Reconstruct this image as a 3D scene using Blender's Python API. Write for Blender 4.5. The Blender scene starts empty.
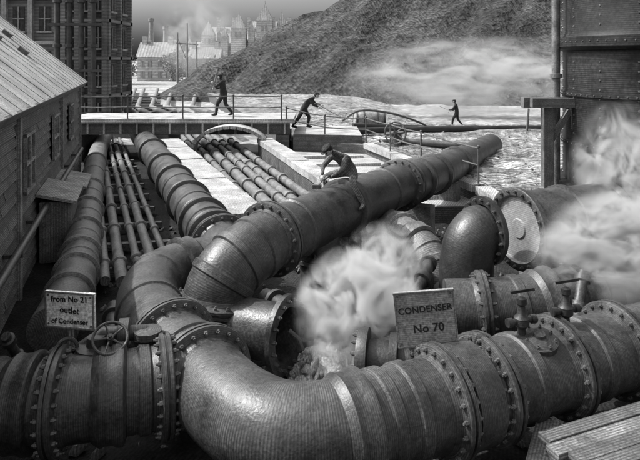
import bpy, math, random
from mathutils import Vector, Matrix, noise
random.seed(7)
V=Vector
scene=bpy.context.scene
col=scene.collection

# ------------------------------------------------------------ mesh builder
def frame(ax):
    ax=V(ax).normalized()
    up=V((0,0,1)) if abs(ax.z)<0.95 else V((0,1,0))
    a=ax.cross(up).normalized(); b=a.cross(ax).normalized()
    return ax,a,b
class MB:
    def __init__(s): s.v=[];s.f=[];s.uv=[];s.m=[]
    def grid(s,rings,uvs,mat,closed=True):
        n=len(rings[0]); base=len(s.v)
        for r in rings: s.v.extend(r)
        for i in range(len(rings)-1):
            for j in range(n if closed else n-1):
                k=(j+1)%n
                s.f.append((base+i*n+j,base+i*n+k,base+(i+1)*n+k,base+(i+1)*n+j))
                u0,u1=uvs[0][i],uvs[0][i+1]; w0,w1=uvs[1][j],uvs[1][j+1]
                s.uv.append(((u0,w0),(u0,w1),(u1,w1),(u1,w0))); s.m.append(mat)
    def cap(s,ring,mat,flip=False):
        base=len(s.v); s.v.extend(ring); idx=list(range(base,base+len(ring)))
        if flip: idx.reverse()
        s.f.append(tuple(idx)); c=ring[0]
        s.uv.append(tuple(((s.v[i]-c).length*.6,(s.v[i]-c).x) for i in idx)); s.m.append(mat)
    def lathe(s,c,axis,prof,seg=36,mat=0,capa=False,capb=False):
        ax,a,b=frame(axis); c=V(c); rings=[];us=[];u=0;pp=None
        for t,r in prof:
            rings.append([c+ax*t+(a*math.cos(q)+b*math.sin(q))*r for q in [2*math.pi*j/seg for j in range(seg)]])
            if pp: u+=math.hypot(t-pp[0],r-pp[1])
            us.append(u+prof[0][0]); pp=(t,r)
        R=max(p[1] for p in prof)
        s.grid(rings,(us,[2*math.pi*R*j/seg for j in range(seg+1)]),mat)
        if capa: s.cap(rings[0],mat)
        if capb: s.cap(rings[-1],mat,True)
    def sweep(s,pts,r,seg=32,mat=0,caps=True,u0=0):
        pts=[V(p) for p in pts]; n=len(pts)
        rr=r if isinstance(r,(list,tuple)) else [r]*n
        T=[]
        for i in range(n):
            T.append((pts[min(i+1,n-1)]-pts[max(i-1,0)]).normalized())
        _,a,b=frame(T[0]); rings=[];us=[];u=u0
        for i in range(n):
            a=(a-T[i]*a.dot(T[i])).normalized(); b=a.cross(T[i])
            if i: u+=(pts[i]-pts[i-1]).length
            us.append(u)
            rings.append([pts[i]+(a*math.cos(q)+b*math.sin(q))*rr[i] for q in [2*math.pi*j/seg for j in range(seg)]])
        R=max(rr)
        s.grid(rings,(us,[2*math.pi*R*j/seg for j in range(seg+1)]),mat)
        if caps: s.cap(rings[0],mat); s.cap(rings[-1],mat,True)
    def box(s,c,size,X=(1,0,0),Y=(0,1,0),Z=(0,0,1),mat=0):
        c=V(c);X=V(X).normalized()*size[0]/2;Y=V(Y).normalized()*size[1]/2;Z=V(Z).normalized()*size[2]/2
        p=[c+X*i+Y*j+Z*k for k in(-1,1) for j in(-1,1) for i in(-1,1)]
        L=[(0,2,3,1),(4,5,7,6),(0,1,5,4),(2,6,7,3),(0,4,6,2),(1,3,7,5)]
        base=len(s.v); s.v.extend(p)
        for q in L:
            s.f.append(tuple(base+i for i in q)); w=(p[q[1]]-p[q[0]]).length; h=(p[q[3]]-p[q[0]]).length
            o=random.random()*3
            if w>=h: s.uv.append(((o,0),(o+w,0),(o+w,h),(o,h)))
            else: s.uv.append(((o,0),(o,w),(o+h,w),(o+h,0)))
            s.m.append(mat)
    def beam(s,a,b,w,h,mat=0,up=(0,0,1)):
        a=V(a);b=V(b);d=(b-a);X=d.normalized();Y=V(up).cross(X)
        if Y.length<.01: Y=V((1,0,0)).cross(X)
        Y.normalize();Z=X.cross(Y)
        s.box((a+b)/2,(d.length,w,h),X,Y,Z,mat)
    def ell(s,c,r,X=(1,0,0),Y=(0,1,0),Z=(0,0,1),mat=0,seg=12,fn=None):
        c=V(c);X=V(X);Y=V(Y);Z=V(Z);rings=[]
        n=max(6,seg*2//3)
        for i in range(n+1):
            t=-math.pi/2+math.pi*i/n; ring=[]
            for j in range(seg):
                q=2*math.pi*j/seg
                l=V((math.cos(t)*math.cos(q),math.cos(t)*math.sin(q),math.sin(t)))
                k=fn(l) if fn else 1
                ring.append(c+(X*l.x*r[0]+Y*l.y*r[1]+Z*l.z*r[2])*k)
            rings.append(ring)
        s.grid(rings,([i*.05 for i in range(n+1)],[j*.05 for j in range(seg+1)]),mat)
    def poly(s,pts,mat=0):
        base=len(s.v); s.v.extend([V(p) for p in pts]); s.f.append(tuple(range(base,base+len(pts))))
        s.uv.append(tuple((p[0],p[1]+p[2]) for p in pts)); s.m.append(mat)
    def prism(s,pts,z0,z1,mat=0,mat2=None):
        if mat2 is None: mat2=mat
        s.poly([(p[0],p[1],z1) for p in pts],mat)
        n=len(pts)
        for i in range(n):
            a=pts[i];b=pts[(i+1)%n]
            s.poly([(a[0],a[1],z0),(b[0],b[1],z0),(b[0],b[1],z1),(a[0],a[1],z1)],mat2)
    def torus(s,c,axis,R,r,seg=28,mat=0):
        ax,a,b=frame(axis);c=V(c)
        pts=[c+(a*math.cos(2*math.pi*i/seg)+b*math.sin(2*math.pi*i/seg))*R for i in range(seg+1)]
        s.sweep(pts,r,8,mat,False)
    def done(s,name,mats,angle=38,loc=None):
        me=bpy.data.meshes.new(name)
        o=V(loc) if loc is not None else V((0,0,0))
        me.from_pydata([tuple(p-o) for p in s.v],[],s.f)
        uvl=me.uv_layers.new(name="UVMap")
        flat=[]
        for u in s.uv:
            for p in u: flat.extend(p)
        uvl.data.foreach_set("uv",flat)
        me.polygons.foreach_set("material_index",s.m)
        me.polygons.foreach_set("use_smooth",[True]*len(s.f))
        for m in mats: me.materials.append(m)
        me.update()
        try: me.set_sharp_from_angle(angle=math.radians(angle))
        except Exception: pass
        ob=bpy.data.objects.new(name,me); ob.location=o; col.objects.link(ob)
        return ob
def group(name,loc,kids):
    e=bpy.data.objects.new(name,None); e.location=loc; col.objects.link(e)
    for k in kids:
        k.parent=e; k.matrix_parent_inverse=Matrix.Translation(-V(loc))
    return e
def cr(P,t):
    n=len(P)-1; t=max(0,min(n,t)); i=min(int(t),n-1); f=t-i
    p1=V(P[i]);p2=V(P[i+1]);p0=V(P[i-1]) if i>0 else p1*2-p2; p3=V(P[i+2]) if i+2<=n else p2*2-p1
    return .5*((2*p1)+(p2-p0)*f+(2*p0-5*p1+4*p2-p3)*f*f+(3*p1-p0-3*p2+p3)*f**3)
def crt(P,t): return (cr(P,t+.02)-cr(P,t-.02)).normalized()

# ------------------------------------------------------------ materials
def g(v): return (v,v,v,1)
def mat(name,base,pitch=.03,coord='UV',rot=(0,0,0),con=.4,rough=.5,noise_s=3.0,stain=.6,bump=.3,dist=1.2,fine=40,spec=.5,thr=(.25,.75),bd=.012,scl=(1,1,1),spk=(.55,1.4)):
    m=bpy.data.materials.new(name); m.use_nodes=True; nt=m.node_tree; N=nt.nodes; L=nt.links
    bs=N['Principled BSDF']; bs.inputs['Roughness'].default_value=rough
    bs.inputs['Specular IOR Level'].default_value=spec
    def math_(op,a,b,clamp=False):
        x=N.new('ShaderNodeMath'); x.operation=op; x.use_clamp=clamp
        for i,q in enumerate((a,b)):
            if isinstance(q,(int,float)): x.inputs[i].default_value=q
            else: L.new(q,x.inputs[i])
        return x.outputs[0]
    def rng(src,a,b,c,d,smooth=False):
        r=N.new('ShaderNodeMapRange')
        if smooth: r.interpolation_type='SMOOTHSTEP'
        r.inputs['From Min'].default_value=a;r.inputs['From Max'].default_value=b;r.inputs['To Min'].default_value=c;r.inputs['To Max'].default_value=d
        L.new(src,r.inputs['Value']); return r.outputs[0]
    tc=N.new('ShaderNodeTexCoord'); mp=N.new('ShaderNodeMapping'); mp.inputs['Rotation'].default_value=rot; mp.inputs['Scale'].default_value=scl
    L.new(tc.outputs[coord],mp.inputs['Vector'])
    w=N.new('ShaderNodeTexWave'); w.wave_type='BANDS'; w.bands_direction='X'
    w.inputs['Scale'].default_value=.314/pitch; w.inputs['Distortion'].default_value=dist
    w.inputs['Detail'].default_value=3; w.inputs['Detail Scale'].default_value=.12*pitch/.03
    L.new(mp.outputs[0],w.inputs['Vector'])
    n1=N.new('ShaderNodeTexNoise'); n1.inputs['Scale'].default_value=noise_s; n1.inputs['Detail'].default_value=6; n1.inputs['Roughness'].default_value=.65
    L.new(tc.outputs['Object'],n1.inputs['Vector'])
    n2=N.new('ShaderNodeTexNoise'); n2.inputs['Scale'].default_value=fine; n2.inputs['Detail'].default_value=4
    L.new(tc.outputs['Object'],n2.inputs['Vector'])
    line=rng(w.outputs['Fac'],thr[0],thr[1],-con,con*.6,True)
    amp=rng(n1.outputs['Fac'],.3,.65,.35,1.15)
    line=math_('ADD',math_('MULTIPLY',line,amp),1.0)
    c=math_('MULTIPLY',line,rng(n1.outputs['Fac'],.3,.7,1-stain,1+stain*.7))
    c=math_('MULTIPLY',c,rng(n2.outputs['Fac'],.33,.67,spk[0],spk[1]))
    c=math_('MULTIPLY',c,base,True)
    L.new(c,bs.inputs['Base Color'])
    if bump>0:
        bm=N.new('ShaderNodeBump'); bm.inputs['Strength'].default_value=bump; bm.inputs['Distance'].default_value=bd
        L.new(math_('ADD',n2.outputs['Fac'],math_('MULTIPLY',n1.outputs['Fac'],2.0)),bm.inputs['Height']); L.new(bm.outputs[0],bs.inputs['Normal'])
    L.new(rng(n1.outputs['Fac'],.3,.7,max(.12,rough-.1),min(1,rough+.18)),bs.inputs['Roughness'])
    return m
R90=math.pi/2
IR=dict(bump=.35,fine=32,spk=(.6,1.35))
M_iron=mat('cast_iron',.048,.020,rough=.42,con=.42,stain=.7,spec=.55,**IR)
M_iron2=mat('cast_iron_dark',.022,.020,rough=.42,con=.3,spec=.5,**IR)
M_ironL=mat('cast_iron_pale',.15,.022,rough=.45,con=.38,stain=.6,spec=.5,**IR)
M_bolt=mat('bolt_iron',.08,.02,coord='Object',rough=.4,con=.15,spec=.6)
M_cover=mat('cover_plate_iron',.24,.03,coord='Object',rot=(0,R90,0),rough=.65,con=.25,stain=.4,spec=.3,bump=.1,fine=30,spk=(.8,1.15))
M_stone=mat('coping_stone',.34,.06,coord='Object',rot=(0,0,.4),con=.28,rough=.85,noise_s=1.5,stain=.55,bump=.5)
M_stoneD=mat('dark_stone',.08,.05,coord='Object',rot=(0,R90,0),con=.4,rough=.8,bump=.6)  # darker stone for wall faces below the pale slabs
M_ground=mat('dark_earth',.022,.05,coord='Object',rot=(0,0,.3),con=.25,rough=.9,noise_s=1.4,stain=.85,bump=.8,dist=8,fine=22,bd=.03,spec=.2)
M_plain=mat('churned_ground',.22,.09,coord='Object',rot=(0,0,R90-.12),con=.5,rough=.75,noise_s=.8,stain=.9,bump=1,dist=5,fine=4,bd=.12,spec=.3)
M_field=mat('hazy_field',.28,.3,coord='Object',rot=(0,0,R90-.12),con=.35,rough=.9,noise_s=.2,stain=.6,bump=.9,dist=3,fine=2,bd=.08)  # far ground, distance haze put into the base colour
M_hill=mat('hill_soil',.045,.36,coord='Object',rot=(0,0,-.62),con=.3,rough=.95,noise_s=.12,stain=.7,bump=1,dist=.6,fine=1.7,bd=.5,spk=(.4,1.7),spec=.2)
M_wood=mat('weathered_boards',.16,.03,rot=(0,0,R90),con=.45,rough=.8)
M_woodD=mat('tarred_boards',.10,.03,rot=(0,0,R90),con=.45,rough=.7)
M_woodL=mat('pale_timber',.30,.028,rot=(0,0,R90),con=.4,rough=.75,stain=.6)
M_roof=mat('roof_boards',.36,.06,coord='UV',rot=(0,0,R90),con=.36,rough=.8,noise_s=1,stain=.5)
M_brick=mat('sooty_brick',.14,.15,coord='Object',rot=(0,R90,0),con=.35,rough=.9,noise_s=.5)
M_brickL=mat('hazy_brick',.22,.2,coord='Object',rot=(0,R90,0),con=.3,rough=.9,noise_s=.5)  # brick lightened, haze mixed into its colour
M_glass_bore=mat('dark_pane_and_bore',.03,.2,coord='Object',con=.3,rough=.25)
M_far=mat('haze_paled_stone',.45,.6,coord='Object',rot=(0,R90,0),con=.25,rough=1,noise_s=.2,stain=.25,bump=0,fine=2,spk=(.8,1.2))  # lightened stone: aerial haze painted into the albedo
M_farD=mat('haze_paled_slate',.27,.6,coord='Object',con=.25,rough=1,noise_s=.2,stain=.25,bump=0,fine=2,spk=(.8,1.2))  # slate tone raised so the colour carries distance haze
M_tank=mat('tank_plate',.022,.05,coord='Object',rot=(0,R90,0),con=.45,rough=.5,noise_s=.9,stain=.8,dist=.6,spec=.22,bump=.3,fine=12)
M_sign=mat('sign_board_pale',.72,.02,coord='Object',rot=(0,R90,0),con=.12,rough=.6,stain=.3,bump=.1)
M_signD=mat('sign_board_grey',.22,.02,coord='Object',rot=(0,R90,0),con=.25,rough=.6,stain=.4,bump=.1)
M_ink=mat('sign_paint',.008,.05,coord='Object',con=.1,rough=.7,stain=.1,bump=0)
M_cloth=mat('work_cloth',.035,.025,coord='Object',rot=(0,.5,0),con=.5,rough=.9,fine=25,spec=.2)
M_cloth2=mat('work_shirt',.12,.025,coord='Object',rot=(0,.5,0),con=.5,rough=.9,fine=25,spec=.2)
M_skin=mat('skin',.34,.02,coord='Object',con=.15,rough=.6,stain=.15,bump=.05)
M_bark=mat('bark',.14,.1,coord='Object',con=.4,rough=.9)
M_rock=mat('pale_rubble',.5,.03,coord='Object',rot=(0,.6,.3),con=.3,rough=.85,bump=.6)
M_chips=mat('stone_chips',.12,.03,coord='Object',con=.4,rough=.9)
def volmat(name,dens,scale,lo=.45,hi=.75,step=1.0,f0=.25):
    m=bpy.data.materials.new(name); m.use_nodes=True; nt=m.node_tree;N=nt.nodes;L=nt.links
    N.remove(N['Principled BSDF']); out=N['Material Output']
    pv=N.new('ShaderNodeVolumeScatter'); pv.inputs['Color'].default_value=g(1); pv.inputs['Anisotropy'].default_value=0
    tc=N.new('ShaderNodeTexCoord'); ns=N.new('ShaderNodeTexNoise'); ns.inputs['Scale'].default_value=scale; ns.inputs['Detail'].default_value=3
    ns.inputs['Distortion'].default_value=1.3
    L.new(tc.outputs['Object'],ns.inputs['Vector'])
    r=N.new('ShaderNodeMapRange'); r.inputs['From Min'].default_value=lo; r.inputs['From Max'].default_value=hi; r.inputs['To Min'].default_value=0;r.inputs['To Max'].default_value=dens
    L.new(ns.outputs['Fac'],r.inputs['Value'])
    ln=N.new('ShaderNodeVectorMath'); ln.operation='LENGTH'; L.new(tc.outputs['Object'],ln.inputs[0])
    f=N.new('ShaderNodeMapRange'); f.interpolation_type='SMOOTHSTEP'; f.inputs['From Min'].default_value=f0; f.inputs['From Max'].default_value=.95; f.inputs['To Min'].default_value=1; f.inputs['To Max'].default_value=0
    L.new(ln.outputs['Value'],f.inputs['Value'])
    a=N.new('ShaderNodeMath');a.operation='MULTIPLY';L.new(r.outputs[0],a.inputs[0]);L.new(f.outputs[0],a.inputs[1])
    L.new(a.outputs[0],pv.inputs['Density']); L.new(pv.outputs[0],out.inputs['Volume'])
    try: m.cycles.volume_step_rate=step
    except Exception: pass
    return m

# ------------------------------------------------------------ pipes
def bolts(mb,c,ax,R,t0,t1,n,r=.024,mat=1):
    ax,a,b=frame(ax);c=V(c)
    for i in range(n):
        q=2*math.pi*(i+.5)/n
        p=c+(a*math.cos(q)+b*math.sin(q))*R
        mb.lathe(p,ax,[(t0,r),(t1,r),(t1+.001 if t1>t0 else t1-.001,r*.55),(t1+(.02 if t1>t0 else -.02),r*.5)],6,mat,False,True)
def flange(mb,c,ax,r,n=18,k=1.27,th=.06):
    mb.lathe(c,ax,[(-.14,r*1.0),(-th-.02,r*1.05),(-th,r*k*.97),(-th+.01,r*k),(-.014,r*k),(-.012,r*k*.95),(.012,r*k*.95),(.014,r*k),(th-.01,r*k),(th,r*k*.97),(th+.02,r*1.05),(.14,r)],44)
    rb=r*(1+k)/2*1.01
    bolts(mb,c,ax,rb,th,th+.035,n); bolts(mb,c,ax,rb,-th,-th-.035,n)
def collar(mb,c,ax,r):
    mb.lathe(c,ax,[(-.2,r*.99),(-.15,r*1.09),(-.12,r*1.13),(-.08,r*1.10),(.0,r*1.11),(.05,r*1.17),(.1,r*1.17),(.12,r*1.08),(.13,r)],44)
def band(mb,c,ax,r,w=.05):
    mb.lathe(c,ax,[(-w-.02,r),(-w,r*1.06),(w,r*1.06),(w+.02,r)],40)
def pipe(name,P,r,fl=(),cl=(),bd=(),m=None,caps=True,extra=None,step=8,nb=18):
    mb=MB(); n=(len(P)-1)*step
    pts=[cr(P,i/step) for i in range(n+1)]
    mb.sweep(pts,r,40,0,caps)
    for t in fl: flange(mb,cr(P,t),crt(P,t),r,nb)
    for t in cl: collar(mb,cr(P,t),crt(P,t),r)
    for t in bd: band(mb,cr(P,t),crt(P,t),r)
    if extra: extra(mb)
    return mb.done(name,[m or M_iron,M_bolt,M_ironL,M_glass_bore])

def handwheel(mb,c,ax,R,mat=0,stem=.25):
    axn,a,b=frame(ax);c=V(c)
    mb.torus(c,axn,R,R*.09,mat=mat); mb.lathe(c-axn*.02,axn,[(-.01,R*.2),(.05,R*.2)],12,mat,True,True)
    for i in range(5):
        q=2*math.pi*i/5; mb.sweep([c,c+(a*math.cos(q)+b*math.sin(q))*R],R*.06,6,mat)
    mb.sweep([c-axn*stem,c+axn*.06],R*.11,8,mat)

S=[(-1.51,10.1,.8),(-2.12,9.9,.8),(-2.5,9.27,.8),(-2.39,8.33,.8),(-1.90,7.36,.8),(-1.33,6.56,.8),(-.88,5.9,.8),(-.41,5.5,.8),(.09,5.48,.8),(.62,5.7,.8),(1.2,5.97,.8),(1.895,6.32,.8),(2.68,6.69,.8),(3.84,7.21,.8),(5.13,7.75,.8),(7.5,8.8,.8)]
def s_extra(mb):
    for t in (10.35,):
        c=cr(S,t); ax=crt(S,t)
        mb.lathe(c,ax,[(-.17,.43),(-.16,.5),(.16,.5),(.17,.43)],40)
        bolts(mb,c,ax,.47,.16,.19,20); bolts(mb,c,ax,.47,-.16,-.19,20)
    for t in (11.6,):
        c=cr(S,t)+V((0,-.12,.40)); mb.lathe(c,(0,-.3,1),[(-.1,.2),(.03,.2),(.04,.17),(.07,.07),(.1,.06)],24,0,False,True); bolts(mb,c,(0,-.3,1),.165,.03,.06,8,.018)
pipe('serpentine_gas_main',S,.43,fl=(4.25,5.15,10.0,10.75,11.95,12.7),cl=(1.2,8.4,13.6),bd=(2.1,3.3,4.75,8.9,9.35,11.3,12.3),extra=s_extra,nb=22)
A=[(-5.2,5.85,.8),(-3.94,5.91,.8),(-2.6,6.0,.8),(-1.62,6.28,.8),(-1.2,6.5,.8)]
pipe('inlet_gas_main',A,.40,fl=(1.98,3.0),bd=(1.5,2.35,2.75),cl=(1.75,),nb=24,
     extra=lambda mb:(collar(mb,cr(A,2.45),crt(A,2.45),.41)))
B=[(-10.0,32,.8),(-6.88,24,.8),(-4.6,18.1,.8),(-2.37,12.4,.8),(-1.55,10.35,.8)]
pipe('channel_gas_main',B,.46,fl=(3.62,),cl=(1.3,1.9,2.25,2.6,2.95,3.3),bd=(2.42,2.78,3.12,3.45),m=M_iron)
C1=[(-11.0,31,.5),(-9.1,24.7,.5),(-6.5,17,.5),(-4.75,12,.5),(-4.0,9.65,.5),(-3.7,8.3,.45)]
pipe('yard_feed_pipe',C1,.34,cl=(1.4,2.0,2.4,2.8,3.2,3.6,4.1),bd=(1.7,2.2,2.6,3.0,3.4),m=M_ironL)
D=[(6.6,23.2,.9),(4.8,19.6,1.0),(2.9,15.3,1.3),(1.35,12.46,1.5),(-.32,9.76,1.5),(-.86,8.9,1.48),(-1.28,8.45,1.25),(-1.46,8.32,.85),(-1.48,8.3,.2)]
def d_extra(mb):
    c=V((.0,10.28,1.5))
    mb.lathe(c,(0,0,-1),[(.2,.34),(.55,.34),(.56,.46),(.62,.46),(.63,.44),(.64,.46),(.70,.46),(.71,.34),(1.4,.34)],36)
    bolts(mb,c,(0,0,-1),.41,.56,.53,16)
    a=V((-1.48,8.3,.6)); b=V((-.42,7.82,.62)); d=(b-a).normalized(); L=(b-a).length
    mb.lathe(a,d,[(.1,.37),(L-.08,.37),(L-.07,.5),(L,.5),(L+.001,.34),(L-.3,.33)],40)
    mb.lathe(a,d,[(L-.3,.33),(L-.301,.01)],40,3)  # dark disc in the open mouth stands in for the shaded bore
    bolts(mb,a+d*L,d,.43,0,.05,18)
    mb.sweep([b+V((.02,-.1,.1)),b+V((.15,-.12,0)),b+V((.2,-.1,-.15))],.03,8,1)
pipe('overhead_gas_main',D,.45,fl=(2.75,4.72,7.05),cl=(1.4,2.0,2.4,3.5),bd=(2.6,3.05,4.1,4.4,5.2,5.7,6.3),extra=d_extra,nb=20,m=M_iron)
F=[(.2,14.2,.9),(.96,12.8,.9),(1.56,11.2,.95),(1.85,10.6,.8),(1.98,10.35,.4),(2.0,10.3,-.1)]
pipe('branch_gas_pipe',F,.33,cl=(1.3,1.9,2.5),bd=(3.0,3.4),m=M_ironL)
F2=[(.4,9.0,.35),(1.1,9.2,.5),(1.5,9.7,.55),(1.6,10.6,.5),(1.2,12,.45)]
pipe('return_gas_pipe',F2,.26,cl=(.6,1.6,2.4),bd=(1.1,),m=M_iron)
def gx():
    mb=MB(); c=V((3.04,9.3,1.58)); ax=V((.92,.39,0)).normalized()
    mb.lathe(c,ax,[(-.012,.52),(-.01,.62),(.0,.635),(.08,.635),(.09,.56),(.9,.56),(.91,.6),(1.0,.6),(1.02,.56),(5.2,.56)],52,0,False,True)
    mb.lathe(c,ax,[(-.012,.52),(.05,.50),(.051,.16),(.03,.14),(.029,.005)],44,2)
    bolts(mb,c,ax,.575,-.01,-.045,22); bolts(mb,c,ax,.595,.08,.11,22)
    for t in (2.0,3.2): collar(mb,c+ax*t,ax,.56)
    return mb.done('capped_gas_pipe',[M_iron,M_bolt,M_cover])
gx()
H=[(2.50,9.15,1.60),(2.40,9.11,1.57),(2.27,9.05,1.42),(2.21,9.03,1.15),(2.20,9.02,.6),(2.20,9.02,-.1)]
def hx(mb):
    c=V((2.50,9.15,1.60)); ax=V((.92,.39,0))
    mb.lathe(c,ax,[(-.04,.40),(-.03,.52),(.04,.52),(.041,.37),(-.1,.36)],44)
    bolts(mb,c,ax,.465,-.03,-.07,18)
    mb.lathe((2.20,9.02,.7),(0,0,1),[(-.1,.41),(-.05,.48),(.05,.48),(.06,.41)],40)
pipe('open_elbow_pipe',H,.40,m=M_iron2,caps=False,extra=hx)
I=[(1.75,8.3,.75),(2.6,8.25,.8),(3.7,8.45,.9),(4.9,8.85,.95),(7.5,9.8,.95)]
def ix(mb):
    c=cr(I,2.75)+V((0,0,.38))
    mb.lathe(c,(0,-.25,1),[(-.1,.27),(.03,.27),(.031,.33),(.08,.33),(.081,.2),(.12,.19)],32,0,False,True); bolts(mb,c,(0,-.25,1),.27,.08,.11,12)
pipe('rear_gas_main',I,.40,fl=(.6,),cl=(1.5,2.2),bd=(1.1,1.9,3.1),m=M_iron,extra=ix)
J0=V((.5,6.95,.72));J1=V((1.5,6.75,.72))
mb=MB();d=(J1-J0).normalized()
mb.lathe(J0,d,[(-.005,.01),(0,.2),(-.06,.21),(-.06,.34),(0,.36),(.06,.36),(.07,.24),(.3,.24),(.31,.33),(.4,.33),(.41,.24),(1.2,.24)],36)
bolts(mb,J0,d,.29,-.06,-.1,14)
mb.lathe(J0+d*.62,(0,0,1),[(0,.13),(.36,.13),(.37,.2),(.42,.2),(.43,.08),(.6,.07)],20,0,False,True)
mb.done('bolted_valve_stub',[M_iron2,M_bolt])

def cock(name,x,y,z,s=1):
    mb=MB()
    mb.lathe((x,y,z-.06),(0,0,1),[(0,.09*s),(.06,.09*s),(.07,.05*s),(.16*s,.045*s),(.2*s,.085*s),(.28*s,.085*s),(.32*s,.05*s),(.42*s,.04*s),(.44*s,.06*s),(.5*s,.055*s),(.52*s,.02*s)],16,0,False,True)
    mb.sweep([(x-.15*s,y-.05,z+.18*s),(x+.15*s,y+.05,z+.18*s)],.035*s,10)
    mb.lathe((x-.15*s,y-.05,z+.18*s),(1,.33,0),[(-.03,.05*s),(.03,.05*s)],10,0,True,True)
    mb.lathe((x+.15*s,y+.05,z+.18*s),(1,.33,0),[(-.03,.05*s),(.03,.05*s)],10,0,True,True)
    mb.beam((x-.12*s,y,z+.5*s),(x+.14*s,y-.02,z+.55*s),.025,.03)
    mb.done(name,[M_iron2])
cock('cock_valve',2.17,6.46,1.22,.95); cock('cock_valve',2.76,6.74,1.22,.95)
mb=MB()
mb.sweep([(-2.7,6.35,1.05),(-2.3,6.4,1.28),(-1.9,6.5,1.25),(-1.7,6.6,1.15)],[.06,.08,.08,.06],12)
mb.lathe((-2.1,6.44,1.27),(1,.2,0),[(-.06,.12),(-.05,.15),(.05,.15),(.06,.12)],18,0,True,True)
mb.lathe((-2.35,6.3,1.1),(0,0,1),[(-.1,.15),(.05,.15),(.06,.2),(.1,.2),(.11,.1),(.2,.09)],18,0,False,True)
mb.lathe((-1.85,6.45,1.1),(0,0,1),[(-.1,.1),(.12,.1),(.13,.15),(.2,.15),(.21,.05)],18,0,False,True)
handwheel(mb,(-2.15,6.15,1.35),(.2,-.6,.8),.17)
mb.torus((-2.62,6.2,1.2),(.6,-.7,.2),.11,.02)
mb.done('valve_gear',[M_iron,M_bolt])

# ------------------------------------------------------------ signs
def sign(name,c,w,h,ang,lines,board,ink,post_to,yaw=0):
    c=V(c); mb=MB(); X=V((math.cos(ang)*math.cos(yaw),math.cos(ang)*math.sin(yaw),math.sin(ang))); Y=V((-math.sin(yaw),math.cos(yaw),0)); Z=X.cross(Y).normalized()
    mb.box((0,0,0),(w,.03,h),mat=0)
    for sx in(-1,1):
        for sz in(-1,1): mb.lathe((sx*(w/2-.04),-.016,sz*(h/2-.04)),(0,-1,0),[(0,.012),(.008,.01)],8,2,False,True)
    mb.box((0,-.02,h/2-.008),(w+.01,.012,.016),mat=1);mb.box((0,-.02,-h/2+.008),(w+.01,.012,.016),mat=1)
    mb.box((-w/2+.008,-.0205,0),(.016,.012,h-.033),mat=1);mb.box((w/2-.008,-.0205,0),(.016,.012,h-.033),mat=1)
    ob=mb.done('board',[board,M_wood,M_bolt])
    R=Matrix((X,Y,Z)).transposed().to_4x4()
    ob.matrix_world=Matrix.Translation(c)@R
    kids=[ob]
    for i,(t,sz,dz,dx,sk) in enumerate(lines):
        cu=bpy.data.curves.new('lettering','FONT'); cu.body=t; cu.size=sz; cu.align_x='CENTER'; cu.align_y='CENTER'; cu.extrude=.002; cu.offset=.0018; cu.space_character=1.05
        cu.materials.append(ink); tx=bpy.data.objects.new('lettering_%d'%(i+1),cu); col.objects.link(tx)
        tx.matrix_world=Matrix.Translation(c)@R@Matrix.Translation((dx,-.019,dz))@Matrix.Rotation(math.pi/2,4,'X')@Matrix.Rotation(sk,4,'Z')
        kids.append(tx)
    mp=MB(); mp.beam(c+V((0,.035,-h/2+.1)),post_to,.04,.05); kids.append(mp.done('post',[M_wood]))
    e=bpy.data.objects.new(name,None); e.location=(0,0,0); col.objects.link(e)
    for k in kids: k.parent=e
    return e
sign('condenser_sign',(1.11,6.30,1.49),.63,.58,.10,[('CONDENSER',.092,.10,0,.04),('No 70',.12,-.10,.02,.03)],M_signD,M_ink,(1.17,6.32,1.2),yaw=-.06)
sign('outlet_notice_board',(-2.62,6.30,1.575),.58,.38,.02,[('from No 21',.086,.115,0,.03),('outlet',.09,.0,0,-.03),('of Condenser',.074,-.115,0,.02)],M_sign,M_ink,(-2.62,6.3,1.05),yaw=-.22)
mb=MB(); mb.box((1.17,6.12,1.12),(.16,.14,.22),X=(1,.4,0),Y=(-.4,1,0)); mb.sweep([(1.2,6.02,1.12),(1.12,5.95,1.08),(1.1,5.93,.98)],.022,8); mb.lathe((1.17,6.1,1.2),(0,-.5,1),[(0,.07),(.06,.07),(.07,.03),(.12,.03)],12,0,False,True)
mb.done('valve_crank',[M_iron,M_bolt])

# ------------------------------------------------------------ channels
def along(x0,y0,sl,y1): return V((x0+sl*(y1-y0),y1,0))
def coping(name,x0,y0,sl,y1,w,z,m=M_stone):
    mb=MB(); y=y0
    while y<y1-.1:
        L=random.uniform(1.3,2.1); e=min(y+L,y1)
        a=along(x0,y0,sl,y+.012);b=along(x0,y0,sl,e-.012)
        zz=z+random.uniform(-.02,.02)
        mb.beam((a.x,a.y,zz-.1),(b.x,b.y,zz-.1),w,.2,0); y=e
    a=along(x0,y0,sl,y0+.05);b=along(x0,y0,sl,y1)
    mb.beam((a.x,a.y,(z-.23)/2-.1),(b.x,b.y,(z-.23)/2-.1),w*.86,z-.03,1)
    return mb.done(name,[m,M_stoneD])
coping('channel_wall',-1.46,12.5,-.392,24.6,.8,1.0)
coping('channel_wall',.42,15.6,-.30,24.6,.6,1.0)
mb=MB()
for x,r,z in((-3.95,.09,.3),(-3.65,.11,.28),(-3.3,.08,.3),(-3.02,.1,.32),(-2.72,.07,.3)):
    a=along(x,11,-.385,9.9+random.random());b=along(x,11,-.385,30)
    n=18
    mb.sweep([(a.x+(b.x-a.x)*i/n,a.y+(b.y-a.y)*i/n,z+.02*math.sin(i*2.1+x*5)) for i in range(n+1)],r,12)
    for k in range(8):
        c=along(x,11,-.385,11.4+k*2.2+random.random()*.5); mb.lathe((c.x,c.y,z),(-.36,.93,0),[(-.1,r),(-.08,r*1.4),(.05,r*1.4),(.06,r)],12)
mb.done('small_bore_pipes',[M_ironL,M_bolt])
mb=MB()
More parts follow.
